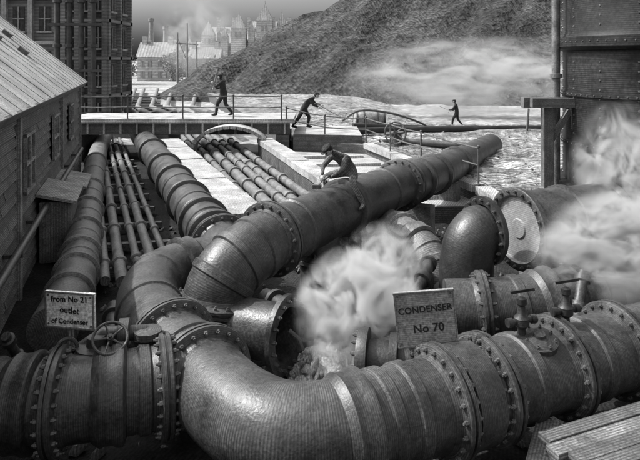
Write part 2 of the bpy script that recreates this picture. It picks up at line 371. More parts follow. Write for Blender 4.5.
for x,r,z in((-2.2,.13,.35),(-1.85,.12,.35),(-1.45,.16,.4),(-1.02,.12,.45),(-.65,.14,.4),(-.25,.12,.5)):
    a=along(x,16,-.335,12.6+random.random()*1.5);b=along(x,16,-.335,31)
    mb.sweep([a+V((0,0,z)),b+V((0,0,z))],r,14)
    for k in range(8):
        c=along(x,16,-.335,14+k*1.9+random.random()); mb.lathe((c.x,c.y,z),(-.33,.94,0),[(-.12,r),(-.1,r*1.35),(.06,r*1.35),(.07,r)],14)
mb.done('small_bore_pipes',[M_ironL,M_bolt])
mb=MB()
for k in range(9):
    y=11.5+k*1.55; a=along(-4.1,11,-.385,y);b=along(-2.55,11,-.385,y)
    mb.beam((a.x,a.y,.12),(b.x,b.y+.3,.12),.16,.14)
    a=along(-2.4,16,-.335,y+2);b=along(0,16,-.335,y+2); mb.beam((a.x,a.y,.15),(b.x,b.y+.3,.15),.16,.14)
mb.done('pipe_sleepers',[M_wood])
mb=MB()
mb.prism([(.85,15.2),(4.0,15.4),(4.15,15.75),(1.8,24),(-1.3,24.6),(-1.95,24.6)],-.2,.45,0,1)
for i in range(5):
    y=16+i*1.7; x0=.9-.3*(y-15.2)+.1; x1=4.0-.28*(y-15.7)-.35
    mb.beam((x0,y,.5),(x1,y+.25,.5),.22,.1,0)
mb.done('stone_bank',[M_stone,M_stoneD])

# raised churned ground
def pxl(y):
    T=[(12.8,4.6),(15.7,4.18),(24,1.8),(25.2,-1.2),(60,-11),(400,-120)]
    for (a,b),(c,d_) in zip(T,T[1:]):
        if y<=c: return b+(d_-b)*(y-a)/(c-a)
    return T[-1][1]
def sst(a,b,x):
    t=max(0,min(1,(x-a)/(b-a))); return t*t*(3-2*t)
def pz(x,y):
    z=.8-1.0*sst(28,42,y)*sst(1,9,x)
    rid=1-abs(noise.noise(V((x*.45+y*.15,y*1.5,5))))*2.2
    rid2=1-abs(noise.noise(V((x*1.1-y*.3,y*3.2,8))))*2.2
    k=sst(13.2,14.5,y)*sst(0,1.2,x-pxl(y))
    return z+(.16*noise.noise(V((x*.35,y*.8,0)))+.16*(rid-.5)+.08*(rid2-.5))*k
mb=MB(); ys=[12.8+.14*i for i in range(180)]+[38.0+1.2*i for i in range(50)]
rings=[]; NC=150
for y in ys:
    x0=pxl(y); row=[V((x0,y,-.3)),V((x0,y,pz(x0,y)))]
    for i in range(1,NC+1):
        x=x0+(i/NC)**1.7*(90); row.append(V((x,y,pz(x,y))))
    rings.append(row)
mb.grid(rings,([0]*len(ys),[0]*(NC+4)),0,closed=False)
r0=rings[0]
fr=[[V((p.x,p.y,-.3)) for p in r0[1:]],[p.copy() for p in r0[1:]]]
nf=(len(ys)-1)*(NC+1)
for f in range(0,nf,NC+1): mb.m[f]=1
mb.grid(fr,([0,1],[0]*(NC+4)),1,closed=False)
mb.done('raised_ground',[M_plain,M_stoneD],70)
mb=MB()
a_,b_=(4.22,15.9),(1.9,23.9)
for i in range(6):
    p=V(a_).lerp(V(b_),i/6+.004);q=V(a_).lerp(V(b_),(i+1)/6-.004)
    mb.beam((p.x,p.y,.80),(q.x,q.y,.80),.38,.2)
mb.beam((4.45,12.9,.8),(4.25,15.7,.8),.38,.2)
mb.done('edge_kerb',[M_stone])

def gz(x,y):
    if y>60 or abs(x)>40 or y<-5: return -.02
    return .12*noise.noise(V((x*.9,y*.9,3)))+.06*noise.noise(V((x*3,y*3,1)))
xs=sorted(set([-3000,-1200,-400,-150,-70,-40]+[-20+.33*i for i in range(121)]+[40,70,150,400,1200,3000]))
yy=sorted(set([-200,-40,-5]+[.0+.33*i for i in range(100)]+[34+2*i for i in range(13)]+[70,100,200,600,1500,4000]))
mb=MB(); mb.grid([[V((x,y,gz(x,y))) for x in xs] for y in yy],([0]*len(yy),[0]*(len(xs)+1)),0,closed=False)
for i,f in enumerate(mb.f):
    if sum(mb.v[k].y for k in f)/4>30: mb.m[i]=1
mb.done('ground',[M_ground,M_field],80)

# hill
mb=MB(); rows=[]
XS=[-40+.8*i for i in range(225)]
for j in range(150):
    y=44+.8*j; row=[]
    for x in XS:
        yf=58-.14*(x+10) if x<40 else 51
        a=(y-yf)*.62; b=(x+21+.04*(y-90))*.56
        h=-math.log(math.exp(-min(a,80)*.35)+math.exp(-min(b,80)*.35))/.35
        h=max(h,-1.0)
        k=min(1,max(0,h/4))
        u_=x*.82-y*.57; v_=(y*.82+x*.57)
        nn=noise.fractal(V((x*.09,y*.09,0)),1,2,5)*1.3-abs(noise.noise(V((u_*.22,v_*.05,2))))*2.2-abs(noise.noise(V((u_*.6,v_*.12,7))))*1.0+noise.noise(V((x*.9,y*.9,4)))*.45+.5
        row.append(V((x,y,h-.4+k*nn)))
    rows.append(row)
mb.grid(rows,([0]*150,[0]*226),0,closed=False)
mb.done('hill',[M_hill],80)

# ------------------------------------------------------------ bridge with rails
mb=MB()
mb.box((-5.9,26.3,1.68),(9.6,2.9,.14),mat=0)
mb.box((-5.9,24.98,1.36),(9.3,.22,.5),mat=1)
mb.box((-5.9,24.93,1.63),(9.7,.36,.08),mat=0)
for i in range(14): mb.box((-10.3+i*.68,24.86,1.36),(.08,.06,.46),mat=0)
for x in(-10.2,-6.55,-1.55): mb.box((x,25.9,.55),(.55,2.2,1.1),mat=1)
n=18
for i in range(n):
    q0=math.pi*i/n;q1=math.pi*(i+1)/n
    p=V((-3.6-1.55*math.cos(q0),24.4,.5+1.0*math.sin(q0)));q=V((-3.6-1.55*math.cos(q1),24.4,.5+1.0*math.sin(q1)))
    mb.box((p+q)/2,((q-p).length+.02,.9,.13),X=(q-p),Y=(0,1,0),Z=(q-p).cross(V((0,1,0))),mat=0)
deck=mb.done('deck',[M_stone,M_stoneD])
mb=MB()
rail=[(-10.4,24.95,1.7),(-8,24.95,1.7),(-5.7,24.95,1.7),(-3.6,24.95,1.7),(-1.6,24.9,1.7)]
def rails(mb,P,h=1.0,lv=(1,.55),r=.028):
    for i,p in enumerate(P):
        p=V(p); mb.lathe(p,(0,0,1),[(0,.06),(.05,.06),(.07,r),(h,r),(h+.01,r*1.7),(h+.06,r*1.7),(h+.09,.01)],10)
        if i:
            for l in lv: mb.sweep([V(P[i-1])+V((0,0,h*l)),(V(P[i-1])+p)/2+V((0,0,h*l-.025)),p+V((0,0,h*l))],r*.8,8)
rails(mb,rail)
rl=mb.done('railing',[M_bolt])
group('foot_bridge',(-5.9,25,0),[deck,rl])
mb=MB()
rails(mb,[(-1.4,25.0,1.2),(0.2,24.6,.9),(1.85,24.1,.86),(2.55,21.7,.86),(3.25,19.3,.86),(4.2,15.9,.86)])
mb.done('railing',[M_bolt])
mb=MB()
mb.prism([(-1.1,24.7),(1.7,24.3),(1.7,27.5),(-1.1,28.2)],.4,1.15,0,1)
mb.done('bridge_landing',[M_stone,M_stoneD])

# ------------------------------------------------------------ near house (left)
def house():
    N=V((-3.37,4,0));Fp=V((-8.9,22,0)); a=(Fp-N).normalized(); n=V((a.y,-a.x,0))
    L=(Fp-N).length; mid=(N+Fp)/2; kids=[]
    mb=MB(); bh=.19
    for i in range(18):
        s=-random.uniform(0,3)
        while s<L:
            e=s+random.uniform(3.2,4.6); z=.06+i*bh; l0=max(0,s)+.004;l1=min(L,e)-.004; s=e
            if l1-l0<.1: continue
            off=n*(random.uniform(0,.02)+.035)
            Zt=(V((0,0,1))-n*.28).normalized()
            mb.box(N+a*((l0+l1)/2)+off+V((0,0,z+bh/2)),(l1-l0,.03,bh*1.12),X=a,Y=n,Z=Zt,mat=0 if random.random()<.6 else 2)
    mb.box(mid-n*.2+V((0,0,1.7)),(L,.3,3.4),X=a,Y=n,mat=2)
    for q in (.06,L*.36,L*.7,L-.08): mb.box(N+a*q+n*.10+V((0,0,1.7)),(.14,.08,3.4),X=a,Y=n,mat=1)
    kids.append(mb.done('clapboard_wall',[M_wood,M_woodL,M_woodD]))
    mb=MB()
    for d0 in (7.6,11.5,15.3):
        c=N+a*d0+n*.11+V((0,0,2.3))
        mb.box(c,(.9,.03,1.0),X=a,Y=n,mat=1)
        for dx in(-.47,0,.47): mb.box(c+a*dx+n*.03,(.06,.06,1.1),X=a,Y=n,mat=0)
        for dz in(-.52,0,.52): mb.box(c+V((0,0,dz))+n*.032,(1.0,.06,.06),X=a,Y=n,mat=0)
    kids.append(mb.done('windows',[M_woodL,M_glass_bore]))
    mb=MB(); sl=V((0,0,.82))-n; sl.normalize(); e=N+n*.3+V((0,0,3.36)); W=5.6; up=sl.cross(a).normalized()
    if up.z<0: up=-up
    c=e+a*(L/2)+sl*(W/2)
    k=int(L/.42)
    for i in range(k):
        for j in range(4):
            mb.box(e+a*((i+.5)*L/k)+sl*(W*(j+.5)/4)+up*(.012*(i%2)+.02*(3-j)*.6+random.uniform(0,.01)),(L/k*.97,W/4*1.03,.03),X=a,Y=sl,Z=up,mat=0 if random.random()<.85 else 2)
    mb.box(c-up*.06,(L,W,.05),X=a,Y=sl,Z=up,mat=1)
    mb.box(e+a*L/2-up*.04,(L+.1,.04,.2),X=a,Y=sl,Z=up,mat=1)
    mb.box(e+a*(L+.03)+sl*W/2-up*.03,(.06,W,.2),X=a,Y=sl,Z=up,mat=1)
    for q,w_ in ((13.2,1.6),(14.4,2.4),(12.2,2.2)):
        mb.box(e+a*q+sl*w_+up*.1,(.35,.25,.12),X=a,Y=sl,Z=up,mat=1)
    kids.append(mb.done('roof',[M_roof,M_wood,M_woodL]))
    mb=MB(); mb.prism([tuple((Fp-n*.05)[:2]),tuple((Fp-n*5.2)[:2]),tuple((Fp-n*5.2-a*.2)[:2]),tuple((Fp-n*.05-a*.2)[:2])],0,3.35,0)
    p=Fp-a*.1
    mb.poly([p+V((0,0,3.35)),p-n*5+V((0,0,3.35)),p-n*5+V((0,0,7.4))],0)
    kids.append(mb.done('gable_wall',[M_wood]))
    group('clapboard_shed',tuple(mid),kids)
    mb=MB()
    mb.sweep([N+a*3+n*.3+V((0,0,1.2)),N+a*17+n*.3+V((0,0,1.2))],.06,10)
    for i in range(7): mb.box(N+a*(3.5+i*2.1)+n*.2+V((0,0,1.12)),(.06,.3,.06),X=a,Y=n)
    mb.done('wall_pipe',[M_bolt])
    mb=MB()
    for d0,h in((9.5,1.25),(12.2,1.0)):
        c=N+a*d0+n*.45
        mb.box(c+V((0,0,h/2)),(1.6,.6,h),X=a,Y=n,mat=0)
        mb.box(c+V((0,0,h+.08))+n*.03,(1.8,.8,.06),X=a,Y=n-V((0,0,.25)),Z=V((0,0,1))+n*.25,mat=1)
    mb.done('lean_to_bunker',[M_wood,M_woodL])
house()

# ------------------------------------------------------------ works buildings behind
def works(name,x0,x1,y,depth,h,floors,bays,m,roofh=0):
    kids=[];mb=MB();w=x1-x0;cx=(x0+x1)/2
    mb.box((cx,y+depth/2,h/2),(w,depth,h))
    for i in range(bays+1):
        x=x0+w*i/bays; mb.box((x,y-.12,h/2),(.28,.3,h-.02),mat=1)
    nb=max(2,int(depth/2))
    for i in range(nb+1): mb.box((x1+.1,y+depth*i/nb,h/2-.01),(.3,.28,h-.03),mat=1)
    for f in range(1,floors+1):
        z=h*f/floors; mb.box((cx,y+depth/2,z-.1),(w+.5,depth+.56,.2),mat=1)
    kids.append(mb.done('walls',[m,M_stone if m is M_brickL else M_brickL]))
    mb=MB()
    for f in range(floors):
        z=h*(f+.5)/floors
        for i in range(bays):
            x=x0+w*(i+.5)/bays; ww=w/bays*.45;hh=h/floors*.55
            mb.box((x,y-.01,z),(ww,.06,hh),mat=0)
            mb.box((x,y-.06,z),(.06,.06,hh),mat=1); mb.box((x,y-.065,z),(ww,.06,.06),mat=1); mb.box((x,y-.09,z-hh/2-.06),(ww+.2,.2,.1),mat=1)
        for i in range(nb):
            yy_=y+depth*(i+.5)/nb; hh=h/floors*.55; mb.box((x1+.01,yy_,z),(.06,.8,hh),mat=0); mb.box((x1+.09,yy_,z-hh/2-.06),(.2,1.0,.1),mat=1); mb.box((x1+.05,yy_,z),(.06,.05,hh),mat=1)
    kids.append(mb.done('windows',[M_glass_bore,M_stone]))
    if roofh:
        mb=MB(); a=(x0-.3,y-.3,h);b=(x1+.3,y-.3,h);c=(x1+.3,y+depth+.3,h);d=(x0-.3,y+depth+.3,h);r0=(cx,y-.3,h+roofh);r1=(cx,y+depth+.3,h+roofh)
        mb.poly([a,b,r0]);mb.poly([b,c,r1,r0]);mb.poly([c,d,r1]);mb.poly([d,a,r0,r1]); kids.append(mb.done('roof',[M_farD]))
    group(name,(cx,y,0),kids)
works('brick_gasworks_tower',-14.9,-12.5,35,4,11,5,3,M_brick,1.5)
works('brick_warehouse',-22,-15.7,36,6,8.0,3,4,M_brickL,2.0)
mb=MB()
for i in range(4):
    x=-14.8+i*.68; mb.lathe((x,33.8,0),(0,0,1),[(0,.15),(9.6,.15)],12)
    for z in(2.5,5,7.5): mb.lathe((x,33.8,z),(0,0,1),[(-.1,.16),(-.08,.24),(.08,.24),(.1,.16)],12)
for z in(1.2,3.6,6.2,8.8): mb.box((-13.8,33.8,z),(3.0,.4,.14))
mb.done('condenser_standpipes',[M_iron])

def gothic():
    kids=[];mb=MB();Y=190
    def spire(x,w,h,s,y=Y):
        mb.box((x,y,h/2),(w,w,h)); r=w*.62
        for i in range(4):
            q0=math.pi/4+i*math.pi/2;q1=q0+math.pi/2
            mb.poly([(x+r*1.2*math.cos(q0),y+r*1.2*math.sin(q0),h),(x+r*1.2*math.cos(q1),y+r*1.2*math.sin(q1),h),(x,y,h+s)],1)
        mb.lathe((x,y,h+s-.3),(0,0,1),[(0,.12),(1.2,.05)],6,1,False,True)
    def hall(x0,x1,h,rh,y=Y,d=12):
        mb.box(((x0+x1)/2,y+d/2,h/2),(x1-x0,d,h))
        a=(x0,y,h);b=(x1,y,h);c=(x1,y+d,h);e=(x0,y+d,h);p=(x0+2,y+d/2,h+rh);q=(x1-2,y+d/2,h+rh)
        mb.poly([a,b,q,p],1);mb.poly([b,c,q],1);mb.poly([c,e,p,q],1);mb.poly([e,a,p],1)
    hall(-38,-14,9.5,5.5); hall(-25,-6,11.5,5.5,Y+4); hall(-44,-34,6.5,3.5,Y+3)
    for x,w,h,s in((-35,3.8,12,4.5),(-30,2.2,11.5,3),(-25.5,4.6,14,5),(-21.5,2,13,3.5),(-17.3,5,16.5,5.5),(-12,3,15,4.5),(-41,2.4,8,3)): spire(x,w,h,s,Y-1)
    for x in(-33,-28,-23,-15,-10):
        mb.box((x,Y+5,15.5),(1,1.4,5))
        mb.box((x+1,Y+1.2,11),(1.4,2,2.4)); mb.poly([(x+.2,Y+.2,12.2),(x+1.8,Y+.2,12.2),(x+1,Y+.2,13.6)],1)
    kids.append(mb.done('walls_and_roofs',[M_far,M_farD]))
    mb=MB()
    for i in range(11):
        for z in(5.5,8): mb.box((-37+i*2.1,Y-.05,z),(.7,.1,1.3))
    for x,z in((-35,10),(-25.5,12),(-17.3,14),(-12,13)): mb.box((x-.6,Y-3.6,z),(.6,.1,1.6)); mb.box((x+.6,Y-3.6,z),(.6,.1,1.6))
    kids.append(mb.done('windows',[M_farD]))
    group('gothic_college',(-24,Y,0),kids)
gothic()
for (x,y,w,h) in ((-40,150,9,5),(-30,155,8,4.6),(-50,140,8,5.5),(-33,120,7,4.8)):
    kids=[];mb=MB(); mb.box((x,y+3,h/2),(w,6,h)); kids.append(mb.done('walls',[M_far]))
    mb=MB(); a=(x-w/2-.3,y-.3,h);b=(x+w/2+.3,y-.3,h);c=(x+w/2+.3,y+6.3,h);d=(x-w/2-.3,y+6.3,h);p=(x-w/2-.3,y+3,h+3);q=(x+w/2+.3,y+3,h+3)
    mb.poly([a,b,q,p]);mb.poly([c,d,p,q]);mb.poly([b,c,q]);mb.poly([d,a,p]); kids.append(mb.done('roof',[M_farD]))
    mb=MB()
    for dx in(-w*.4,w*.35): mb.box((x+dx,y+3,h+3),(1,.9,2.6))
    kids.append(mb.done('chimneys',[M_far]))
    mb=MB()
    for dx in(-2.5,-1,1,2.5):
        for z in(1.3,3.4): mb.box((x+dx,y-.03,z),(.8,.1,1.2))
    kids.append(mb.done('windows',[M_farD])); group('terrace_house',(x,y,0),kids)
for x,y,h in((-52,185,17),(-45,175,14)):
    mb=MB(); mb.lathe((x,y,0),(0,0,1),[(0,1.5),(2,1.4),(2.1,1.1),(h-1,.65),(h-.9,.85),(h,.85),(h+.01,.5)],14,0); mb.done('factory_chimney',[M_farD])

def tree(name,x,y,h,w,n=90,z0=0,m=None):
    mb=MB(); mb.sweep([(x,y,z0-.3),(x+.1,y,z0+h*.3),(x-.1,y,z0+h*.6),(x,y,z0+h*.85)],[h*.03,h*.024,h*.015,h*.004],8)
    cs=[]
    for i in range(9):
        q=random.random()*6.28; t=random.uniform(.2,.75); L=w*random.uniform(.5,.95)*(1.1-t*.6)
        e=V((x+L*math.cos(q),y+L*math.sin(q),z0+h*(t+.18))); mb.sweep([(x,y,z0+h*t),(V((x,y,z0+h*t))+e)/2+V((0,0,.2)),e],[h*.012,h*.008,h*.003],6); cs.append(e)
    lv=MB()
    for i in range(n):
        if i<len(cs)*4: c=cs[i%len(cs)]+V([random.gauss(0,w*.16) for _ in range(3)])
        else:
            t=random.uniform(.12,1); q=random.random()*6.28; rr=w*math.sin(math.pi*min(1,.15+t*.82))**.6*random.uniform(.3,.9); c=V((x+rr*math.cos(q),y+rr*math.sin(q),z0+h*t))
        for k in range(24):
            p=c+V([random.gauss(0,h*.035) for _ in range(3)]); s=h*.03*random.uniform(.5,1.4)
            u=V([random.gauss(0,1) for _ in range(3)]).normalized(); v_=u.orthogonal().normalized()
            lv.poly([p-u*s,p+v_*s*.6,p+u*s,p-v_*s*.6])
    group(name,(x,y,z0),[mb.done('trunk',[M_bark]),lv.done('crown',[m])])
M_leaf=mat('hazy_foliage',.22,.7,coord='Object',con=.3,rough=.9,noise_s=.3,bump=0,fine=2)  # leaf colour paled to include haze
M_leaf2=mat('haze_paled_foliage',.30,.7,coord='Object',con=.3,rough=.9,noise_s=.3,bump=0,fine=2)  # paler again, more haze painted into the foliage colour
tree('leafy_tree',-36,105,10.5,3.6,130,m=M_leaf)
tree('leafy_tree',-28,118,6,3.2,100,m=M_leaf)
mb=MB()
for i in range(170):
    x=-70+random.random()*75; y=150+random.random()*20; h=3+3.5*abs(noise.noise(V((x*.1,0,0))))*2
    for k in range(30):
        p=V((x+random.gauss(0,1.3),y,max(.2,random.random()*h+random.gauss(0,.4)))); s=.5*random.uniform(.5,1.3)
        u=V([random.gauss(0,1) for _ in range(3)]).normalized(); v_=u.orthogonal().normalized()
        mb.poly([p-u*s,p+v_*s*.6,p+u*s,p-v_*s*.6])
mb.done('distant_treeline',[M_leaf2])
mb=MB()
for x,h in((-17.8,7.6),(-16.6,8.8),(-15.4,6.6)): mb.lathe((x,75,0),(0,0,1),[(0,.14),(h,.08)],8,0,False,True)
mb.beam((-18,75,6.3),(-15.2,75,6.1),.1,.12); mb.beam((-17.8,75,7),(-16.6,75,4),.06,.06)
mb.done('timber_derrick',[M_farD])
mb=MB()
for x0,x1 in((-9.2,-15),(-8.4,-14.3),(-7.3,-13.2),(-10.1,-15.8),(-6.0,-12),(-4.6,-10)):
    mb.sweep([(x0,31,1.1),(x1,47,.5),(x1*1.6,78,.4)],.2,10)
for i in range(14): mb.box((-9.4-i*.75,32+i*2.1,.3),(6-i*.1,.25,.5),mat=1)
mb.done('field_pipes',[M_ironL,M_bolt])

# ------------------------------------------------------------ tank
kids=[];mb=MB();c=V((9.1,16.1,.7));r=2.4
prof=[(0,r+.22),(.25,r+.22),(.26,r)]
for z in(1.3,2.6): prof+=[(z-.06,r),(z-.05,r+.05),(z+.05,r+.05),(z+.06,r)]
prof+=[(3.75,r),(3.76,r+.1),(3.85,r+.2),(4.1,r+.2),(4.11,r+.06),(4.25,r)]
for z in(5.4,6.7,8.0): prof+=[(z-.06,r),(z-.05,r+.05),(z+.05,r+.05),(z+.06,r)]
prof+=[(9.3,r),(9.31,r+.2),(9.6,r+.2),(9.62,0.01)]
mb.lathe(c,(0,0,1),prof,96)
kids.append(mb.done('shell',[M_tank]))
mb=MB()
for i in range(16):
    q=2*math.pi*i/16+.1; d=V((math.cos(q),math.sin(q),0))
    if d.y<.6:
        for j in range(38):
            z=.4+j*.235
            if not 3.6<z<4.35: mb.lathe(c+d*(r-.002)+V((0,0,z)),d,[(0,.03),(.02,.02)],6,0,False,True)
for zz in(1.3,2.6,5.4,6.7,8.0,3.98):
    rr=r+(.2 if zz==3.98 else .05)
    for i in range(72):
        q=2*math.pi*i/72; d=V((math.cos(q),math.sin(q),0))
        if d.y<.5: mb.lathe(c+d*(rr-.002)+V((0,0,zz)),d,[(0,.026),(.02,.016)],6,0,False,True)
kids.append(mb.done('rivets',[M_bolt]))
group('gas_holder_tank',tuple(c),kids)
mb=MB()
mb.lathe((6.45,16.4,.7),(0,0,1),[(0,.2),(.1,.2),(.11,.11),(3,.11),(3.01,.16),(3.12,.16),(3.13,.11),(7.5,.11)],20)
mb.done('tank_standpipe',[M_ironL])
mb=MB()
mb.beam((5.5,16.3,3.05),(7.1,16.3,3.05),.26,.28,0);mb.beam((5.6,15.9,3.07),(7.2,15.9,3.07),.2,.24,0)
mb.box((6.1,16.1,1.85),(.26,.26,2.15));mb.beam((6.1,16.1,1.9),(6.7,16.1,2.85),.14,.14)
mb.sweep([(5.6,16.1,2.9),(5.56,16.1,2.3)],.03,8)
mb.done('timber_staging',[M_woodD])

# ------------------------------------------------------------ plateau bits
def lying_barrel():
    mb=MB();c=V((1.75,30.6,1.2));ax=V((1,.15,0))
    mb.lathe(c,ax,[(0,.01),(.03,.3),(0,.32),(.02,.36),(.4,.45),(.8,.47),(1.2,.45),(1.58,.36),(1.6,.32),(1.58,.01)],24)
    for t in(.1,.45,1.15,1.5): mb.lathe(c,ax,[(t-.04,.40 if t<.2 or t>1.4 else .465),(t+.04,.40 if t<.2 or t>1.4 else .47)],24,1)
    for x in(2.2,2.9): mb.box((x,30.7,.82),(.2,.9,.12),mat=1)
    mb.done('wooden_cask',[M_woodL,M_bolt])
lying_barrel()
mb=MB(); handwheel(mb,(2.95,23.5,1.35),(-.4,-1,.1),.42,stem=.4); mb.lathe((3.05,23.9,.75),(0,0,1),[(0,.25),(.5,.2),(.52,.28),(.6,.28),(.61,.1)],18,0,False,True)
mb.sweep([(2.6,24.3,.95),(3.05,23.9,1.0),(3.8,23.7,.95),(6,23,.9)],.13,12)
mb.done('handwheel_valve',[M_bolt])
mb=MB()
mb.sweep([(1.2,27,1.0),(3.5,27.5,1.0),(9,29,.9),(13,30,.8)],.15,12); mb.sweep([(1.6,29.3,1.0),(6,31,.7),(12,33,.5)],.12,12)
mb.done('ground_pipes',[M_iron2])
def fp():
    y=13.2+random.random()**1.6*26; x=pxl(y)+.4+random.random()**1.3*16
    return V((x,y,pz(x,y)+.005)),1
def rubble(name,n,fn,s0,s1,m):
    mb=MB()
    for i in range(n):
        p,sc=fn(); s=random.uniform(s0,s1)*sc; sd=random.random()*50
        mb.ell(p,(s,s*random.uniform(.6,1),s*random.uniform(.5,.9)),X=V((math.cos(sd),math.sin(sd),.2)).normalized(),mat=0,seg=8,fn=lambda l:1+.45*noise.noise(l*1.7+V((sd,0,0))))
    mb.done(name,[m],25)
rubble('clinker_stones',900,fp,.02,.07,M_chips)

# ------------------------------------------------------------ foreground timber, rubble
mb=MB();X=V((.92,.38,0)).normalized();Yv=V((-.38,.92,0)).normalized();c=V((3.0,5.55,.36))
mb.box(c,(1.5,.9,.5),X=X,Y=Yv,mat=1)
for i in range(6): mb.box(c+Yv*(-.42+i*.165)+V((0,0,.28+random.uniform(0,.015)))+X*random.uniform(-.06,.06),(1.62,.155,.05),X=X,Y=Yv,mat=0 if i in(0,4) else 1)
mb.beam((1.95,5.45,.3),(2.35,6.15,.42),.22,.22,0);mb.beam((1.75,5.2,.1),(2.7,4.9,.3),.3,.16,0)
mb.beam((3.9,6.3,.3),(4.6,5.2,.3),.2,.2,0)
mb.done('timber_crate',[M_wood,M_woodD])
def fc():
    a=random.gauss(0,1);b=random.gauss(0,1); x=.45+a*.42;y=7.9+b*.5; return V((x,y,max(.05,.68-.38*(a*a+b*b)**.5+random.uniform(-.05,.12)))),1
rubble('rubble_heap',480,fc,.05,.16,M_rock)
def fg():
    x=random.uniform(-4,6);y=random.uniform(4.2,15); return V((x,y,.03)),1
rubble('scattered_stones',800,fg,.02,.10,M_chips)
mb=MB()
for P,r in (([(-3.3,9.6,.25),(-2.9,8.2,.3),(-3.0,7.0,.3)],.11),([(-3.6,7.4,.2),(-2.6,7.2,.3),(-2.2,7.0,.2)],.1),([(-.9,9.9,.3),(-.3,9.0,.35),(-.1,8.5,.1)],.13),
            ([(.9,8.6,.2),(1.5,8.9,.9),(1.75,9.6,1.0)],.09),([(3.2,7.6,.2),(3.4,7.9,.9),(3.6,8.2,1.3)],.07),([(-.6,6.9,.2),(0,6.5,.3),(.5,6.3,.3)],.1),([(-3.1,6.9,.25),(-3.3,6.6,.9),(-3.3,6.3,1.3)],.05)):
    mb.sweep([cr(P,i/6) for i in range(13)],r,14)
    for t in(.3,1.1,1.8): mb.lathe(cr(P,t),crt(P,t),[(-.05,r),(-.04,r*1.5),(.04,r*1.5),(.05,r)],14)
mb.done('auxiliary_pipes',[M_iron,M_bolt])
mb=MB()
for x,y,h in((.55,11.1,1.0),(2.2,14,.85),(3.3,16.2,.9)):
    mb.box((x,y,h/2),(.9,.3,h),X=(.85,-.52,0),Y=(.52,.85,0))
for x,y in((3.6,9.5),(4.9,10.05)): mb.box((x,y,.5),(.25,1,1.0),X=(.92,.39,0),Y=(-.39,.92,0))
mb.done('pipe_trestles',[M_wood])

# ------------------------------------------------------------ workers
def hand(mb,w,d,pn,s=1,curl=.9,side=1):
    w=V(w);d=V(d).normalized();pn=V(pn);pn=(pn-d*pn.dot(d)).normalized();sd=d.cross(pn)*side
    mb.ell(w+d*.05*s,(.055*s,.042*s,.018*s),X=d,Y=sd,Z=pn,seg=10)
    for i,L in enumerate((.072,.082,.076,.06)):
        b=w+d*.085*s+sd*(.03-.02*i)*s; p=[b]
        for k,f in enumerate((.45,.3,.25)):
            a=curl*(.45+.75*k); dd=(d*math.cos(a)+pn*math.sin(a)).normalized()
            p.append(p[-1]+dd*L*f*s)
        mb.sweep(p,[.0095*s,.009*s,.008*s,.0065*s],6)
    b=w+d*.03*s+sd*.038*s
    mb.sweep([b,b+(sd*.6+d*.6+pn*.3).normalized()*.035*s,b+(sd*.3+d*.8+pn*.8).normalized()*.06*s],[.012*s,.010*s,.008*s],6)
def head(mb,c,f,up,s=1,cap=True):
    c=V(c);f=V(f).normalized();up=V(up);up=(up-f*up.dot(f)).normalized();l=up.cross(f)
    def fn(q):
        k=1.0
        if q.z<0: k*=1-.22*(-q.z)*(1 if q.x<.5 else .55)
        return k
    mb.ell(c,(.098*s,.076*s,.118*s),X=f,Y=l,Z=up,mat=0,seg=16,fn=fn)
    mb.ell(c+f*.098*s-up*.015*s,(.022*s,.013*s,.026*s),X=f,Y=l,Z=up,mat=0,seg=8)
    for k in(-1,1):
        mb.ell(c+l*.077*s*k-f*.005*s-up*.01*s,(.02*s,.01*s,.032*s),X=f,Y=l,Z=up,mat=0,seg=8)
        mb.ell(c+f*.084*s+l*.032*s*k+up*.006*s,(.012*s,.013*s,.008*s),X=f,Y=l,Z=up,mat=1,seg=8)
        mb.ell(c+f*.086*s+l*.032*s*k+up*.026*s,(.01*s,.018*s,.005*s),X=f,Y=l,Z=up,mat=1,seg=8)
    mb.ell(c+f*.083*s-up*.058*s,(.012*s,.024*s,.005*s),X=f,Y=l,Z=up,mat=1,seg=8)
    mb.ell(c+f*.088*s-up*.044*s,(.012*s,.03*s,.006*s),X=f,Y=l,Z=up,mat=1,seg=8)
    mb.ell(c-f*.022*s+up*.018*s,(.094*s,.082*s,.108*s),X=f,Y=l,Z=up,mat=1,seg=14)
    if cap:
        mb.ell(c+up*.082*s-f*.005*s,(.118*s,.098*s,.05*s),X=f,Y=l,Z=up,mat=2,seg=16)
        mb.ell(c+up*.062*s+f*.11*s,(.06*s,.07*s,.009*s),X=f,Y=l,Z=up,mat=2,seg=12)
